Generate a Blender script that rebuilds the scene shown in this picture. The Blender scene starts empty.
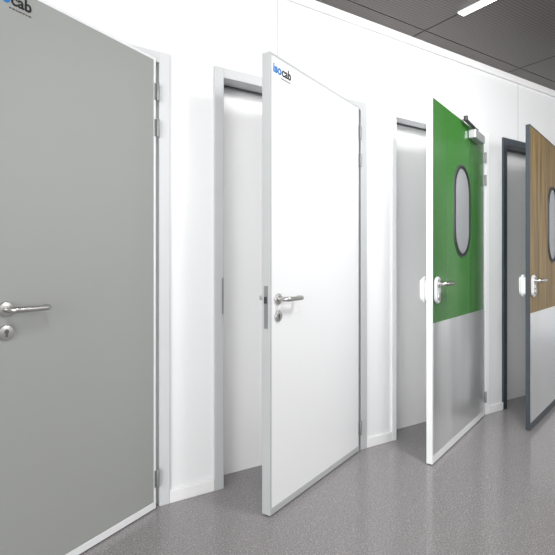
import bpy, bmesh, math
from mathutils import Vector, Matrix
PI = math.pi
SC = bpy.context.scene
COL = SC.collection

# ------------------------------------------------------------ materials
def lin(r, g, b):
    f = lambda v: (v/255/12.92) if v/255 <= .04045 else ((v/255+.055)/1.055)**2.4
    return (f(r), f(g), f(b), 1)

def mat(name, rgb, rough=.5, metal=0., var=.03, scale=6., spec=.5, stretch=None, bump=0., aniso=0.):
    m = bpy.data.materials.new(name); m.use_nodes = True
    nt = m.node_tree; N = nt.nodes; L = nt.links
    p = N['Principled BSDF']
    p.inputs['Roughness'].default_value = rough
    p.inputs['Metallic'].default_value = metal
    p.inputs['Specular IOR Level'].default_value = spec
    c = lin(*rgb)
    tc = N.new('ShaderNodeTexCoord'); mp = N.new('ShaderNodeMapping')
    L.new(tc.outputs['Object'], mp.inputs['Vector'])
    if stretch: mp.inputs['Scale'].default_value = stretch
    nz = N.new('ShaderNodeTexNoise'); nz.inputs['Scale'].default_value = scale
    nz.inputs['Detail'].default_value = 4
    L.new(mp.outputs['Vector'], nz.inputs['Vector'])
    cr = N.new('ShaderNodeValToRGB')
    cr.color_ramp.elements[0].position = .3; cr.color_ramp.elements[1].position = .7
    cr.color_ramp.elements[0].color = tuple(max(0, v*(1-var)) for v in c[:3])+(1,)
    cr.color_ramp.elements[1].color = tuple(min(1, v*(1+var)) for v in c[:3])+(1,)
    L.new(nz.outputs['Fac'], cr.inputs['Fac'])
    L.new(cr.outputs['Color'], p.inputs['Base Color'])
    if bump:
        b = N.new('ShaderNodeBump'); b.inputs['Strength'].default_value = bump
        b.inputs['Distance'].default_value = .002
        L.new(nz.outputs['Fac'], b.inputs['Height']); L.new(b.outputs['Normal'], p.inputs['Normal'])
    return m

def bow(m, W, slope, noise=.0):
    """added wave shaped to reflect brighter mid-sheet, plus a little broad unevenness"""
    nt = m.node_tree; N = nt.nodes; L = nt.links; p = N['Principled BSDF']
    def mth(op, a, b=None, c=None):
        n = N.new('ShaderNodeMath'); n.operation = op
        for i, v in enumerate((a, b, c)):
            if v is None: continue
            if isinstance(v, (int, float)): n.inputs[i].default_value = v
            else: L.new(v, n.inputs[i])
        return n.outputs[0]
    tc = N.new('ShaderNodeTexCoord'); sp = N.new('ShaderNodeSeparateXYZ'); L.new(tc.outputs['Object'], sp.inputs[0])
    x = mth('ADD', sp.outputs['X'], W*.52)
    h = mth('MULTIPLY', mth('SINE', mth('MULTIPLY', x, 2*PI/W)), W/(2*PI)*slope*.6)
    h = mth('MULTIPLY_ADD', x, slope*.35, h)
    if noise:
        mp = N.new('ShaderNodeMapping'); mp.inputs['Scale'].default_value = (3.2, 3.2, .6); L.new(tc.outputs['Object'], mp.inputs['Vector'])
        nz = N.new('ShaderNodeTexNoise'); nz.inputs['Scale'].default_value = 1; nz.inputs['Detail'].default_value = .3
        L.new(mp.outputs['Vector'], nz.inputs['Vector'])
        h = mth('MULTIPLY_ADD', nz.outputs['Fac'], noise, h)
    b = N.new('ShaderNodeBump'); b.inputs['Strength'].default_value = 1; b.inputs['Distance'].default_value = 1
    L.new(h, b.inputs['Height']); L.new(b.outputs['Normal'], p.inputs['Normal'])
    return m

def line_mask(nt, sock, period, offset, width):
    """1 on a narrow line every `period`"""
    N = nt.nodes; L = nt.links
    a = N.new('ShaderNodeMath'); a.operation = 'SUBTRACT'; L.new(sock, a.inputs[0]); a.inputs[1].default_value = offset
    pp = N.new('ShaderNodeMath'); pp.operation = 'PINGPONG'; L.new(a.outputs[0], pp.inputs[0]); pp.inputs[1].default_value = period/2
    lt = N.new('ShaderNodeMath'); lt.operation = 'LESS_THAN'; L.new(pp.outputs[0], lt.inputs[0]); lt.inputs[1].default_value = width/2
    return lt.outputs[0]

def wall_mat():
    m = mat('wall_panel_white', (232, 233, 234), .24, var=.015, scale=.8)
    nt = m.node_tree; N = nt.nodes; L = nt.links; p = N['Principled BSDF']
    src = p.inputs['Base Color'].links[0].from_socket
    tc = N.new('ShaderNodeTexCoord'); sp = N.new('ShaderNodeSeparateXYZ'); L.new(tc.outputs['Object'], sp.inputs[0])
    k = line_mask(nt, sp.outputs['X'], 1.15, 1.456, .006)
    mx = N.new('ShaderNodeMix'); mx.data_type = 'RGBA'
    L.new(k, mx.inputs['Factor']); L.new(src, mx.inputs['A']); mx.inputs['B'].default_value = lin(184, 186, 188)
    L.new(mx.outputs['Result'], p.inputs['Base Color'])
    return m

def floor_mat():
    m = bpy.data.materials.new('speckled_floor'); m.use_nodes = True
    nt = m.node_tree; N = nt.nodes; L = nt.links; p = N['Principled BSDF']
    tc = N.new('ShaderNodeTexCoord')
    nz = N.new('ShaderNodeTexNoise'); nz.inputs['Scale'].default_value = 170; nz.inputs['Detail'].default_value = 4; nz.inputs['Roughness'].default_value = .78
    L.new(tc.outputs['Object'], nz.inputs['Vector'])
    cr = N.new('ShaderNodeValToRGB'); e = cr.color_ramp.elements
    e[0].position = .34; e[0].color = lin(100, 97, 98); e[1].position = .66; e[1].color = lin(172, 169, 169)
    L.new(nz.outputs['Fac'], cr.inputs['Fac'])
    vo = N.new('ShaderNodeTexVoronoi'); vo.inputs['Scale'].default_value = 110
    L.new(tc.outputs['Object'], vo.inputs['Vector'])
    lt = N.new('ShaderNodeMath'); lt.operation = 'LESS_THAN'; lt.inputs[1].default_value = .2
    L.new(vo.outputs['Distance'], lt.inputs[0])
    sc = N.new('ShaderNodeSeparateColor'); L.new(vo.outputs['Color'], sc.inputs[0])
    fk = N.new('ShaderNodeValToRGB'); fk.color_ramp.interpolation = 'CONSTANT'
    fe = fk.color_ramp.elements; fe[0].color = lin(74, 72, 73); fe[1].position = .5; fe[1].color = lin(216, 214, 213)
    L.new(sc.outputs[0], fk.inputs['Fac'])
    ml = N.new('ShaderNodeMath'); ml.operation = 'MULTIPLY'; ml.inputs[1].default_value = .65; L.new(lt.outputs[0], ml.inputs[0])
    mx = N.new('ShaderNodeMix'); mx.data_type = 'RGBA'
    L.new(ml.outputs[0], mx.inputs['Factor']); L.new(cr.outputs['Color'], mx.inputs['A']); L.new(fk.outputs['Color'], mx.inputs['B'])
    L.new(mx.outputs['Result'], p.inputs['Base Color'])
    p.inputs['Roughness'].default_value = .16
    p.inputs['Specular IOR Level'].default_value = .6
    return m

def ceiling_mat():
    m = mat('ceiling_ribbed_metal', (94, 89, 86), .42, metal=.2, var=.05, scale=3)
    nt = m.node_tree; N = nt.nodes; L = nt.links; p = N['Principled BSDF']
    src = p.inputs['Base Color'].links[0].from_socket
    tc = N.new('ShaderNodeTexCoord'); sp = N.new('ShaderNodeSeparateXYZ'); L.new(tc.outputs['Object'], sp.inputs[0])
    k = line_mask(nt, sp.outputs['Y'], .02, 0, .008)
    mx = N.new('ShaderNodeMix'); mx.data_type = 'RGBA'
    L.new(k, mx.inputs['Factor']); L.new(src, mx.inputs['A']); mx.inputs['B'].default_value = lin(68, 63, 61)
    L.new(mx.outputs['Result'], p.inputs['Base Color'])
    return m

def wood_mat():
    m = bpy.data.materials.new('oak_veneer'); m.use_nodes = True
    nt = m.node_tree; N = nt.nodes; L = nt.links; p = N['Principled BSDF']
    tc = N.new('ShaderNodeTexCoord'); mp = N.new('ShaderNodeMapping'); mp.inputs['Scale'].default_value = (18, 18, .7)
    L.new(tc.outputs['Object'], mp.inputs['Vector'])
    n1 = N.new('ShaderNodeTexNoise'); n1.inputs['Scale'].default_value = 2.; n1.inputs['Detail'].default_value = 8
    n1.inputs['Roughness'].default_value = .7; n1.inputs['Distortion'].default_value = .5
    L.new(mp.outputs['Vector'], n1.inputs['Vector'])
    mp2 = N.new('ShaderNodeMapping'); mp2.inputs['Scale'].default_value = (90, 90, 1.5)
    L.new(tc.outputs['Object'], mp2.inputs['Vector'])
    n2 = N.new('ShaderNodeTexNoise'); n2.inputs['Scale'].default_value = 1.; n2.inputs['Detail'].default_value = 3
    L.new(mp2.outputs['Vector'], n2.inputs['Vector'])
    ad = N.new('ShaderNodeMath'); ad.operation = 'MULTIPLY_ADD'; ad.inputs[1].default_value = .8
    L.new(n2.outputs['Fac'], ad.inputs[0]); L.new(n1.outputs['Fac'], ad.inputs[2])
    cr = N.new('ShaderNodeValToRGB'); e = cr.color_ramp.elements
    e[0].position = .75; e[0].color = lin(88, 68, 36); e[1].position = 1.; e[1].color = lin(158, 131, 80)
    L.new(ad.outputs[0], cr.inputs['Fac']); L.new(cr.outputs['Color'], p.inputs['Base Color'])
    p.inputs['Roughness'].default_value = .5
    return m

def glass_mat():
    m = bpy.data.materials.new('vision_glass'); m.use_nodes = True
    nt = m.node_tree; N = nt.nodes; L = nt.links; p = N['Principled BSDF']
    p.inputs['Roughness'].default_value = .08; p.inputs['IOR'].default_value = 1.45
    p.inputs['Alpha'].default_value = .62
    nz = N.new('ShaderNodeTexNoise'); nz.inputs['Scale'].default_value = 1; nz.inputs['Detail'].default_value = 0
    cr = N.new('ShaderNodeValToRGB'); cr.color_ramp.elements[0].color = lin(186, 189, 192); cr.color_ramp.elements[1].color = lin(204, 207, 210)
    L.new(nz.outputs['Fac'], cr.inputs['Fac']); L.new(cr.outputs['Color'], p.inputs['Base Color'])
    return m

def glow_mat(name, strength):
    m = bpy.data.materials.new(name); m.use_nodes = True
    p = m.node_tree.nodes['Principled BSDF']
    p.inputs['Base Color'].default_value = (1, 1, 1, 1)
    p.inputs['Emission Color'].default_value = (1, .98, .95, 1)
    p.inputs['Emission Strength'].default_value = strength
    return m

M = dict(
    wall=wall_mat(), floor=floor_mat(), ceil=ceiling_mat(), wood=wood_mat(), glass=glass_mat(), glow=glow_mat('lamp_diffuser', 6),
    rear=mat('rear_panel', (254, 254, 254), .45, var=.004, scale=1),
    black=mat('black_gap', (22, 22, 23), .7),
    trim=mat('white_trim', (236, 236, 236), .35, var=.01),
    frame_grey=mat('frame_light_grey', (184, 186, 187), .4, var=.02),
    frame_pale=mat('frame_pale_grey', (206, 208, 209), .4, var=.02),
    frame_white=mat('frame_white', (238, 240, 241), .4, var=.012),
    slate=mat('slate_coating', (54, 62, 70), .4, var=.04),
    grey=mat('grey_coating', (162, 164, 161), .42, var=.012, scale=1.2),
    white=mat('white_coating', (240, 241, 242), .33, var=.01, scale=1.2),
    green=bow(mat('green_coating', (50, 113, 40), .24, var=.02, scale=1.2, spec=.85), 1.115, .18),
    steel=mat('satin_steel', (196, 195, 192), .28, metal=1., var=.05, scale=20),
    brushed=bow(mat('brushed_kick_plate', (248, 249, 250), .28, metal=.85, var=.03, scale=1.2, stretch=(50, 50, .6)), 1.115, .16, .026),
    brushed2=bow(mat('brushed_kick_plate', (238, 240, 242), .28, metal=.9, var=.03, scale=1.2, stretch=(50, 50, .6)), 1.3, .12, .026),
    closer=mat('closer_silver', (186, 188, 190), .4, metal=.5, var=.03),
    dark=mat('dark_metal', (58, 60, 62), .45, metal=.4, var=.05),
    cyl=mat('lock_cylinder_metal', (120, 120, 118), .4, metal=.8, var=.05),
    hinge=mat('hinge_grey', (140, 142, 143), .45, metal=.4, var=.04),
    rubber=mat('black_rubber', (36, 37, 39), .6, var=.08),
    seal=mat('grey_seal', (72, 74, 76), .6, var=.06),
    rim=mat('window_rim_grey', (92, 96, 98), .4, metal=.3, var=.05),
    plastic=mat('white_plastic', (238, 239, 240), .3, var=.01),
    lockwhite=mat('silver_white_plate', (214, 216, 218), .3, var=.01),
    blue=mat('blue_lettering', (28, 122, 196), .5),
    ink=mat('black_lettering', (30, 30, 34), .5),
)

# ------------------------------------------------------------ mesh helpers
def add_box(bm, x0, x1, y0, y1, z0, z1, bev=0.):
    t = bmesh.new()
    bmesh.ops.create_cube(t, size=1)
    for v in t.verts:
        v.co = Vector((x0+(v.co.x+.5)*(x1-x0), y0+(v.co.y+.5)*(y1-y0), z0+(v.co.z+.5)*(z1-z0)))
    if bev:
        bmesh.ops.bevel(t, geom=t.edges[:], offset=bev, segments=2, affect='EDGES', profile=.5)
    merge(bm, t)

def merge(bm, t, mx=None):
    if mx is not None: bmesh.ops.transform(t, matrix=mx, verts=t.verts)
    me = bpy.data.meshes.new('tmp'); t.to_mesh(me); t.free(); bm.from_mesh(me); bpy.data.meshes.remove(me)

def add_cyl(bm, c, axis, r, h, seg=28, bev=0., r2=None):
    t = bmesh.new()
    bmesh.ops.create_cone(t, cap_ends=True, segments=seg, radius1=r, radius2=r if r2 is None else r2, depth=h)
    if bev:
        ed = [e for e in t.edges if abs(e.verts[0].co.z-e.verts[1].co.z) < 1e-6]
        bmesh.ops.bevel(t, geom=ed, offset=bev, segments=2, affect='EDGES', profile=.5)
    q = Vector((0, 0, 1)).rotation_difference(Vector(axis))
    merge(bm, t, Matrix.Translation(Vector(c)) @ q.to_matrix().to_4x4())

def add_tube(bm, pts, r, seg=16):
    pts = [Vector(p) for p in pts]; rings = []
    up = None
    for i, p in enumerate(pts):
        d = (pts[min(i+1, len(pts)-1)]-pts[max(i-1, 0)]).normalized()
        if up is None:
            up = d.orthogonal().normalized()
        up = (up - d*up.dot(d)).normalized(); sd = d.cross(up)
        rings.append([bm.verts.new(p+(up*math.cos(a)+sd*math.sin(a))*r) for a in [2*PI*k/seg for k in range(seg)]])
    for a, b in zip(rings, rings[1:]):
        for k in range(seg): bm.faces.new((a[k], a[(k+1) % seg], b[(k+1) % seg], b[k]))
    bm.faces.new(rings[0][::-1]); bm.faces.new(rings[-1])

def stadium(cx, cz, w, h, seg=24):
    r = w/2; o = []
    for k in range(seg+1): a = PI*k/seg; o.append((cx+r*math.cos(a), cz+h/2-r+r*math.sin(a)))
    for k in range(seg+1): a = PI+PI*k/seg; o.append((cx+r*math.cos(a), cz-h/2+r+r*math.sin(a)))
    return o

def add_prism(bm, outer, y0, y1, holes=()):
    t = bmesh.new(); edges = []
    for lp in [outer, *holes]:
        vs = [t.verts.new((x, y0, z)) for x, z in lp]
        edges += [t.edges.new((vs[i], vs[(i+1) % len(vs)])) for i in range(len(vs))]
    bmesh.ops.triangle_fill(t, use_beauty=True, use_dissolve=False, edges=edges)
    ex = bmesh.ops.extrude_face_region(t, geom=t.faces[:])
    for v in [g for g in ex['geom'] if isinstance(g, bmesh.types.BMVert)]: v.co.y = y1
    bmesh.ops.recalc_face_normals(t, faces=t.faces)
    merge(bm, t)

def obj(name, bm, m, parent=None, smooth=False):
    bmesh.ops.recalc_face_normals(bm, faces=bm.faces)
    me = bpy.data.meshes.new(name); bm.to_mesh(me); bm.free()
    me.materials.append(m)
    o = bpy.data.objects.new(name, me); COL.objects.link(o)
    if parent: o.parent = parent
    if smooth:
        for p in me.polygons: p.use_smooth = True
        try: me.set_sharp_from_angle(angle=math.radians(40))
        except Exception: pass
    return o

def boxes(name, lst, m, parent=None, bev=0.):
    bm = bmesh.new()
    for b in lst: add_box(bm, *b, bev)
    return obj(name, bm, m, parent)

def struct(o): o['kind'] = 'structure'; return o

def thing(name, label, cat, loc=(0, 0, 0), rotz=0, group=None):
    o = bpy.data.objects.new(name, None); COL.objects.link(o)
    o.location = loc; o.rotation_euler = (0, 0, rotz); o.empty_display_size = .1
    o['label'] = label; o['category'] = cat; o['kind'] = 'thing'
    if group: o['group'] = group
    return o

# ------------------------------------------------------------ layout (x along the wall, y into the wall)
H = 1.115; D = 2.2; DB = 2.325; ZC = 2.605; ZF = 2.1
FR = [(-.18, .843), (1.076, 2.10), (2.318, 3.349), (3.535, 4.54)]
XL, XR = -3.5, 8.5

struct(boxes('floor', [(XL, XR, -4.5, DB+.1, -.05, 0)], M['floor']))
wl = []
xs = [XL] + [v for f in FR for v in f] + [XR]
for i in range(0, len(xs), 2): wl.append((xs[i], xs[i+1], D, DB, 0, ZC))
for a, b in FR: wl.append((a, b, D, DB, ZF, ZC))
struct(boxes('wall_front', wl, M['wall']))
struct(boxes('wall_rear', [(XL, XR, DB+.002, DB+.08, 0, ZC)], M['rear']))
# ceiling: ribbed metal panels with dark gaps, one mesh
bm = bmesh.new(); P = 1.08
ys = [-2.6, -1.45, -.28, .9, 2.08, 2.2]
k0 = math.floor((XL-2.5)/P); k1 = math.ceil((XR-2.5)/P)
for k in range(k0, k1):
    for a, b in zip(ys, ys[1:]):
        add_box(bm, 2.5+k*P+.005, 2.5+(k+1)*P-.005, a+.004, b-.004, ZC, ZC+.02)
struct(obj('ceiling', bm, M['ceil']))
struct(boxes('trim_1', [(XL, XR, -2.6, DB, ZC+.021, ZC+.06)], M['black']))
struct(boxes('trim_2', [(XL, XR, D-.02, D, ZC-.05, ZC)], M['trim'], bev=.003))
for nm, (a, b) in zip(('left', 'middle', 'right'), ((FR[0][1], FR[1][0]), (FR[1][1], FR[2][0]), (FR[2][1], FR[3][0]))):
    struct(boxes('baseboard_'+nm, [(a+.001, b-.001, D-.014, D, 0, .058)], M['trim'], bev=.003))

# ------------------------------------------------------------ door frames
def frame(i, m, label, fw=.05, strike=True):
    a, b = FR[i]
    t = thing('door_frame', label, 'door frame', ((a+b)/2, D, 0)); w = (b-a)/2; y0 = -.014; y1 = DB-D
    boxes('jamb', [(-w, -w+fw, y0, y1, 0, ZF)], m, t, .002)
    boxes('jamb', [(w-fw, w, y0, y1, 0, ZF)], m, t, .002)
    boxes('head', [(-w+fw, w-fw, y0, y1, ZF-fw, ZF)], m, t, .002)
    boxes('seal', [(-w+fw, w-fw, y1-.05, y1-.037, ZF-fw-.009, ZF-fw), (-w+fw, -w+fw+.006, y1-.05, y1-.037, 0, ZF-fw)], M['seal'], t)
    if strike:
        boxes('strike_plate', [(-w+fw-.012, -w+fw-.002, y0-.0015, y0+.001, .87, 1.05)], M['hinge'], t)
frame(0, M['frame_pale'], 'pale grey metal frame around the grey door')
frame(1, M['frame_grey'], 'light grey metal frame around the white door')
frame(2, M['frame_white'], 'white metal frame around the green door', .04, strike=False)
frame(3, M['slate'], 'dark slate metal frame around the wood-grain door', strike=False)

# ------------------------------------------------------------ doors
T = .044; Z0, Z1 = .006, 2.06
def base_leaf(t, W, face, prof, lip=.012, lip_bottom=.03, hole=None):
    rect = [(-W+lip, Z0+lip_bottom), (-lip, Z0+lip_bottom), (-lip, Z1-lip), (-W+lip, Z1-lip)]
    bm = bmesh.new(); add_prism(bm, rect, .0015, T/2, [hole] if hole else [])
    obj('panel', bm, face, t)
    bm = bmesh.new(); add_prism(bm, rect, T/2, T-.0015, [hole] if hole else [])
    obj('back_panel', bm, M['white'], t)  # back skin added in white to bounce light into the opening
    boxes('edge_profile', [(-W, -W+lip, 0, T, Z0, Z1), (-lip, 0, 0, T, Z0, Z1),
                           (-W+lip, -lip, 0, T, Z1-lip, Z1), (-W+lip, -lip, 0, T, Z0, Z0+lip_bottom)], prof, t, .001)
    for z in (1.905, 1.74, .14):
        bm = bmesh.new()
        add_cyl(bm, (.005, -.008, z), (0, 0, 1), .0065, .08, 18, .0015)
        add_box(bm, -.011, .004, -.003, .0, z-.038, z+.038)
        for s in (-.02, .02): add_cyl(bm, (.005, -.008, z+s), (0, 0, 1), .0071, .003, 18)
        obj('hinge', bm, M['hinge'], t, True)

def lever_path(x, z, side, L=.125, out=.055, ret=0.):
    s = -1 if side == 'front' else 1
    yb = 0 if side == 'front' else T
    r = .016; p = [(x, yb+s*.004, z), (x, yb+s*(out-r), z)]
    for k in range(1, 7):
        a = PI/2*k/6; p.append((x+r-r*math.cos(a), yb+s*(out-r+r*math.sin(a)), z))
    if ret:
        for k in range(0, 7):
            a = PI/2*k/6; p.append((x+L-r+r*math.sin(a), yb+s*(out-r+r*math.cos(a)), z))
        p.append((x+L, yb+s*(out-r-ret), z))
    else: p.append((x+L, yb+s*out, z))
    return p

def lever_set(t, x, z):
    for side, s, yb in (('front', -1, 0), ('back', 1, T)):
        bm = bmesh.new(); add_tube(bm, lever_path(x, z, side, .128, .055, .012), .0105)
        h = obj('door_handle', bm, M['steel'], t, True)
        bm = bmesh.new(); add_cyl(bm, (x, yb+s*.004, z), (0, s, 0), .025, .008, 36, .002); obj('rose', bm, M['steel'], h, True)
        bm = bmesh.new(); add_cyl(bm, (x, yb+s*.004, z-.077), (0, s, 0), .025, .008, 36, .002)
        kr = obj('keyhole_rose', bm, M['steel'], t, True)
        bm = bmesh.new(); add_cyl(bm, (x, yb+s*.0085, z-.073), (0, s, 0), .0075, .003, 20)
        add_box(bm, x-.004, x+.004, min(yb+s*.007, yb+s*.010), max(yb+s*.007, yb+s*.010), z-.092, z-.073)
        obj('lock_cylinder', bm, M['cyl'], kr, True)

def lock_plate(t, W, z):
    lp = boxes('lock_plate', [(-W-.0015, -W+.001, .012, T-.012, z-.13, z+.06)], M['hinge'], t)
    bm = bmesh.new()
    add_box(bm, -W-.010, -W-.001, .016, T-.016, z-.018, z+.012, .002)
    obj('latch_bolt', bm, M['dark'], lp)

def text_part(t, txt, x, z, size, m, bold=.0):
    cu = bpy.data.curves.new('txt', 'FONT'); cu.body = txt; cu.size = size; cu.extrude = .0006; cu.offset = bold
    o = bpy.data.objects.new('txt', cu); COL.objects.link(o)
    bpy.context.view_layer.update()
    me = bpy.data.meshes.new_from_object(o.evaluated_get(bpy.context.evaluated_depsgraph_get()))
    bpy.data.objects.remove(o)
    x0 = min(v.co.x for v in me.vertices); x1 = max(v.co.x for v in me.vertices)
    me.transform(Matrix.Translation((x-x0, .0005, z)) @ Matrix.Rotation(PI/2, 4, 'X'))
    me.materials.clear(); me.materials.append(m)
    ob = bpy.data.objects.new('lettering', me); COL.objects.link(ob); ob.parent = t
    return x+(x1-x0)

def logo(t, W, z=1.980, off=.026, size=.058):
    x = text_part(t, 'iso', -W+off, z, size, M['blue'], .0016)
    x2 = text_part(t, 'cab', x+.004, z, size, M['ink'], .0012)
    # the tiny line under the lettering, too small to read
    bm = bmesh.new(); a = x-.002
    for wd in (.006, .009, .005, .011, .007, .006, .010, .005):
        if a+wd > x2: break
        add_box(bm, a, a+wd, -.0002, .0016, z-.016, z-.0115); a += wd+.004
    obj('small_print', bm, M['cyl'], t)

def vision(t, cx, cz, w, h):
    bm = bmesh.new()
    add_prism(bm, stadium(cx, cz, w, h), -.008, T+.008, [stadium(cx, cz, w-.028, h-.028)])
    vw = obj('vision_window', bm, M['rubber'], t, True)
    bm = bmesh.new()
    add_prism(bm, stadium(cx, cz, w+.016, h+.016), -.005, .0015, [stadium(cx, cz, w-.001, h-.001)])
    add_prism(bm, stadium(cx, cz, w+.016, h+.016), T-.0015, T+.005, [stadium(cx, cz, w-.001, h-.001)])
    obj('rim', bm, M['rim'], vw, True)
    bm = bmesh.new()
    add_prism(bm, stadium(cx, cz, w-.028, h-.028), .0, .004); add_prism(bm, stadium(cx, cz, w-.028, h-.028), T-.008, T-.004)
    obj('glass', bm, M['glass'], vw)

def wide_handle(t, W, z):
    x = -W+.058
    for side, s, yb, ext in (('front', -1, 0, .018), ('back', 1, T, .044)):
        bm = bmesh.new()
        y0, y1 = sorted((yb+s*.0005, yb+s*ext))
        add_prism(bm, stadium(x if side == 'front' else -W+.042, z-.036, .08, .152), y0, y1)
        ed = [e for e in bm.edges if e.is_manifold and e.calc_face_angle(0) > 1.2]
        bmesh.ops.bevel(bm, geom=ed, offset=.005 if side == 'front' else .014, segments=4, affect='EDGES')
        pl = obj('handle_plate', bm, M['lockwhite'] if side == 'front' else M['plastic'], t, True)
        if side == 'front':
            bm = bmesh.new(); add_cyl(bm, (x, -ext-.003, z), (0, -1, 0), .024, .008, 32, .002); obj('rose', bm, M['steel'], pl, True)
            bm = bmesh.new(); add_cyl(bm, (x, -ext-.003, z-.072), (0, -1, 0), .022, .008, 32, .002); obj('keyhole_rose', bm, M['steel'], pl, True)
            bm = bmesh.new(); add_tube(bm, [(px, py-.010, pz) for px, py, pz in lever_path(x, z, 'front', .132, .048, .01)], .0125)
            obj('lever', bm, M['steel'], pl, True)

def kick(t, W, m, lip=.012, lb=.045, top=.79):
    boxes('kick_plate', [(-W+lip+.002, -lip-.002, -.0015, .0013, Z0+lb+.002, top)], m, t)

def door(label, hx, hy, deg):
    return thing('hinged_door', label, 'door', (hx, hy, 0), math.radians(deg), 'display doors along the white wall')

# grey door
W = .79; d = door('plain grey door standing ajar with lettering in its upper corner', .772, 2.172, 27)
base_leaf(d, W, M['grey'], M['white'], .012, .03); lever_set(d, -W+.085, .968); lock_plate(d, W, .968); logo(d, W, 1.990, .040, .055)
# white door
W = .925; d = door('plain white door with grey edging standing ajar between the grey and green doors', 2.022, 2.172, 22.3)
base_leaf(d, W, M['white'], M['frame_grey'], .012, .03); lever_set(d, -W+.06, .962); lock_plate(d, W, .962); logo(d, W)
# green door
T = .034
W = 1.115; d = door('green door with oval window and steel lower half standing ajar', 3.268, 2.172, 19.8)
base_leaf(d, W, M['green'], M['plastic'], .010, .045, stadium(-W/2, 1.464, .32, .56))
vision(d, -W/2, 1.464, .34, .58); kick(d, W, M['brushed']); wide_handle(d, W, 1.01)
bm = bmesh.new(); add_box(bm, -.42, -.19, -.05, -.0005, 1.962, 2.020, .006)
cl = obj('door_closer', bm, M['closer'], d)
bm = bmesh.new()
add_cyl(bm, (-.33, -.026, 2.028), (0, 0, 1), .016, .018, 24, .002)
add_tube(bm, [(-.33, -.026, 2.034), (-.58, -.03, 2.044)], .011)
add_cyl(bm, (-.58, -.03, 2.053), (0, 0, 1), .013, .03, 20, .002)
add_tube(bm, [(-.58, -.03, 2.066), (-.44, .03, 2.068), (-.30, .11, 2.068)], .006)
obj('closer_arm', bm, M['dark'], cl, True)
# wood door
T = .028
W = 1.3; d = door('wood-grain door with oval window and steel lower half in a dark frame', 4.468, 2.172, 16.5)
base_leaf(d, W, M['wood'], M['slate'], .008, .045, stadium(-W+.71, 1.43, .32, .56))
vision(d, -W+.71, 1.43, .34, .58); kick(d, W, M['brushed2'], .010); wide_handle(d, W, 1.01)

# ------------------------------------------------------------ ceiling light and added fill lights
lt = thing('ceiling_light', 'slim white linear lamp recessed in the dark ceiling', 'ceiling light', (2.5, 1.82, ZC))
boxes('housing', [(-.026, .026, -1.3, 0, -.012, 0)], M['trim'], lt, .002)
boxes('diffuser', [(-.02, .02, -1.29, -.01, -.016, -.0115)], M['glow'], lt)

def area(name, loc, target, sx, sy, e, col=(1, 1, 1)):
    l = bpy.data.lights.new(name, 'AREA'); l.shape = 'RECTANGLE'; l.size = sx; l.size_y = sy; l.energy = e; l.color = col
    o = bpy.data.objects.new(name, l); COL.objects.link(o); o.location = loc
    o.rotation_euler = (Vector(target)-Vector(loc)).to_track_quat('-Z', 'Y').to_euler()
area('fill_light', (1.2, -1.6, 2.5), (1.6, 2.2, 1.0), 5, 1.2, 36)  # unseen fill behind the camera, added to light the wall
area('fill_light', (5.5, -1.2, 2.5), (4.2, 2.2, 1.0), 3, 1.2, 60)  # unseen fill off to the right, added to brighten the wall
area('fill_light', (.3, .4, 2.5), (2.4, 2.25, .9), .8, .5, 22)  # extra fill added to brighten the green door's opening
area('fill_light', (2.0, .6, 2.5), (3.65, 2.3, 1.0), .5, .4, 42)  # small fill added to reach into the wood door's opening
area('fill_light', (-2.6, -.7, 1.4), (2.6, 2.25, 1.1), 2.4, 2.2, 138)  # big low fill from the left, added to lift the openings

w = bpy.data.worlds.new('World'); SC.world = w; w.use_nodes = True
bg = w.node_tree.nodes['Background']; bg.inputs['Color'].default_value = (1, 1, 1, 1); bg.inputs['Strength'].default_value = .76

# ------------------------------------------------------------ camera
cd = bpy.data.cameras.new('camera'); cam = bpy.data.objects.new('camera', cd); COL.objects.link(cam)
cd.sensor_width = 36; cd.lens = 490/555*36; cd.shift_y = -12.5/555; cd.clip_start = .05
cam.location = (0, 0, H); cam.rotation_euler = (PI/2, 0, -math.radians(33.5))
SC.camera = cam
SC.view_settings.view_transform = 'Standard'
SC.view_settings.look = 'None'
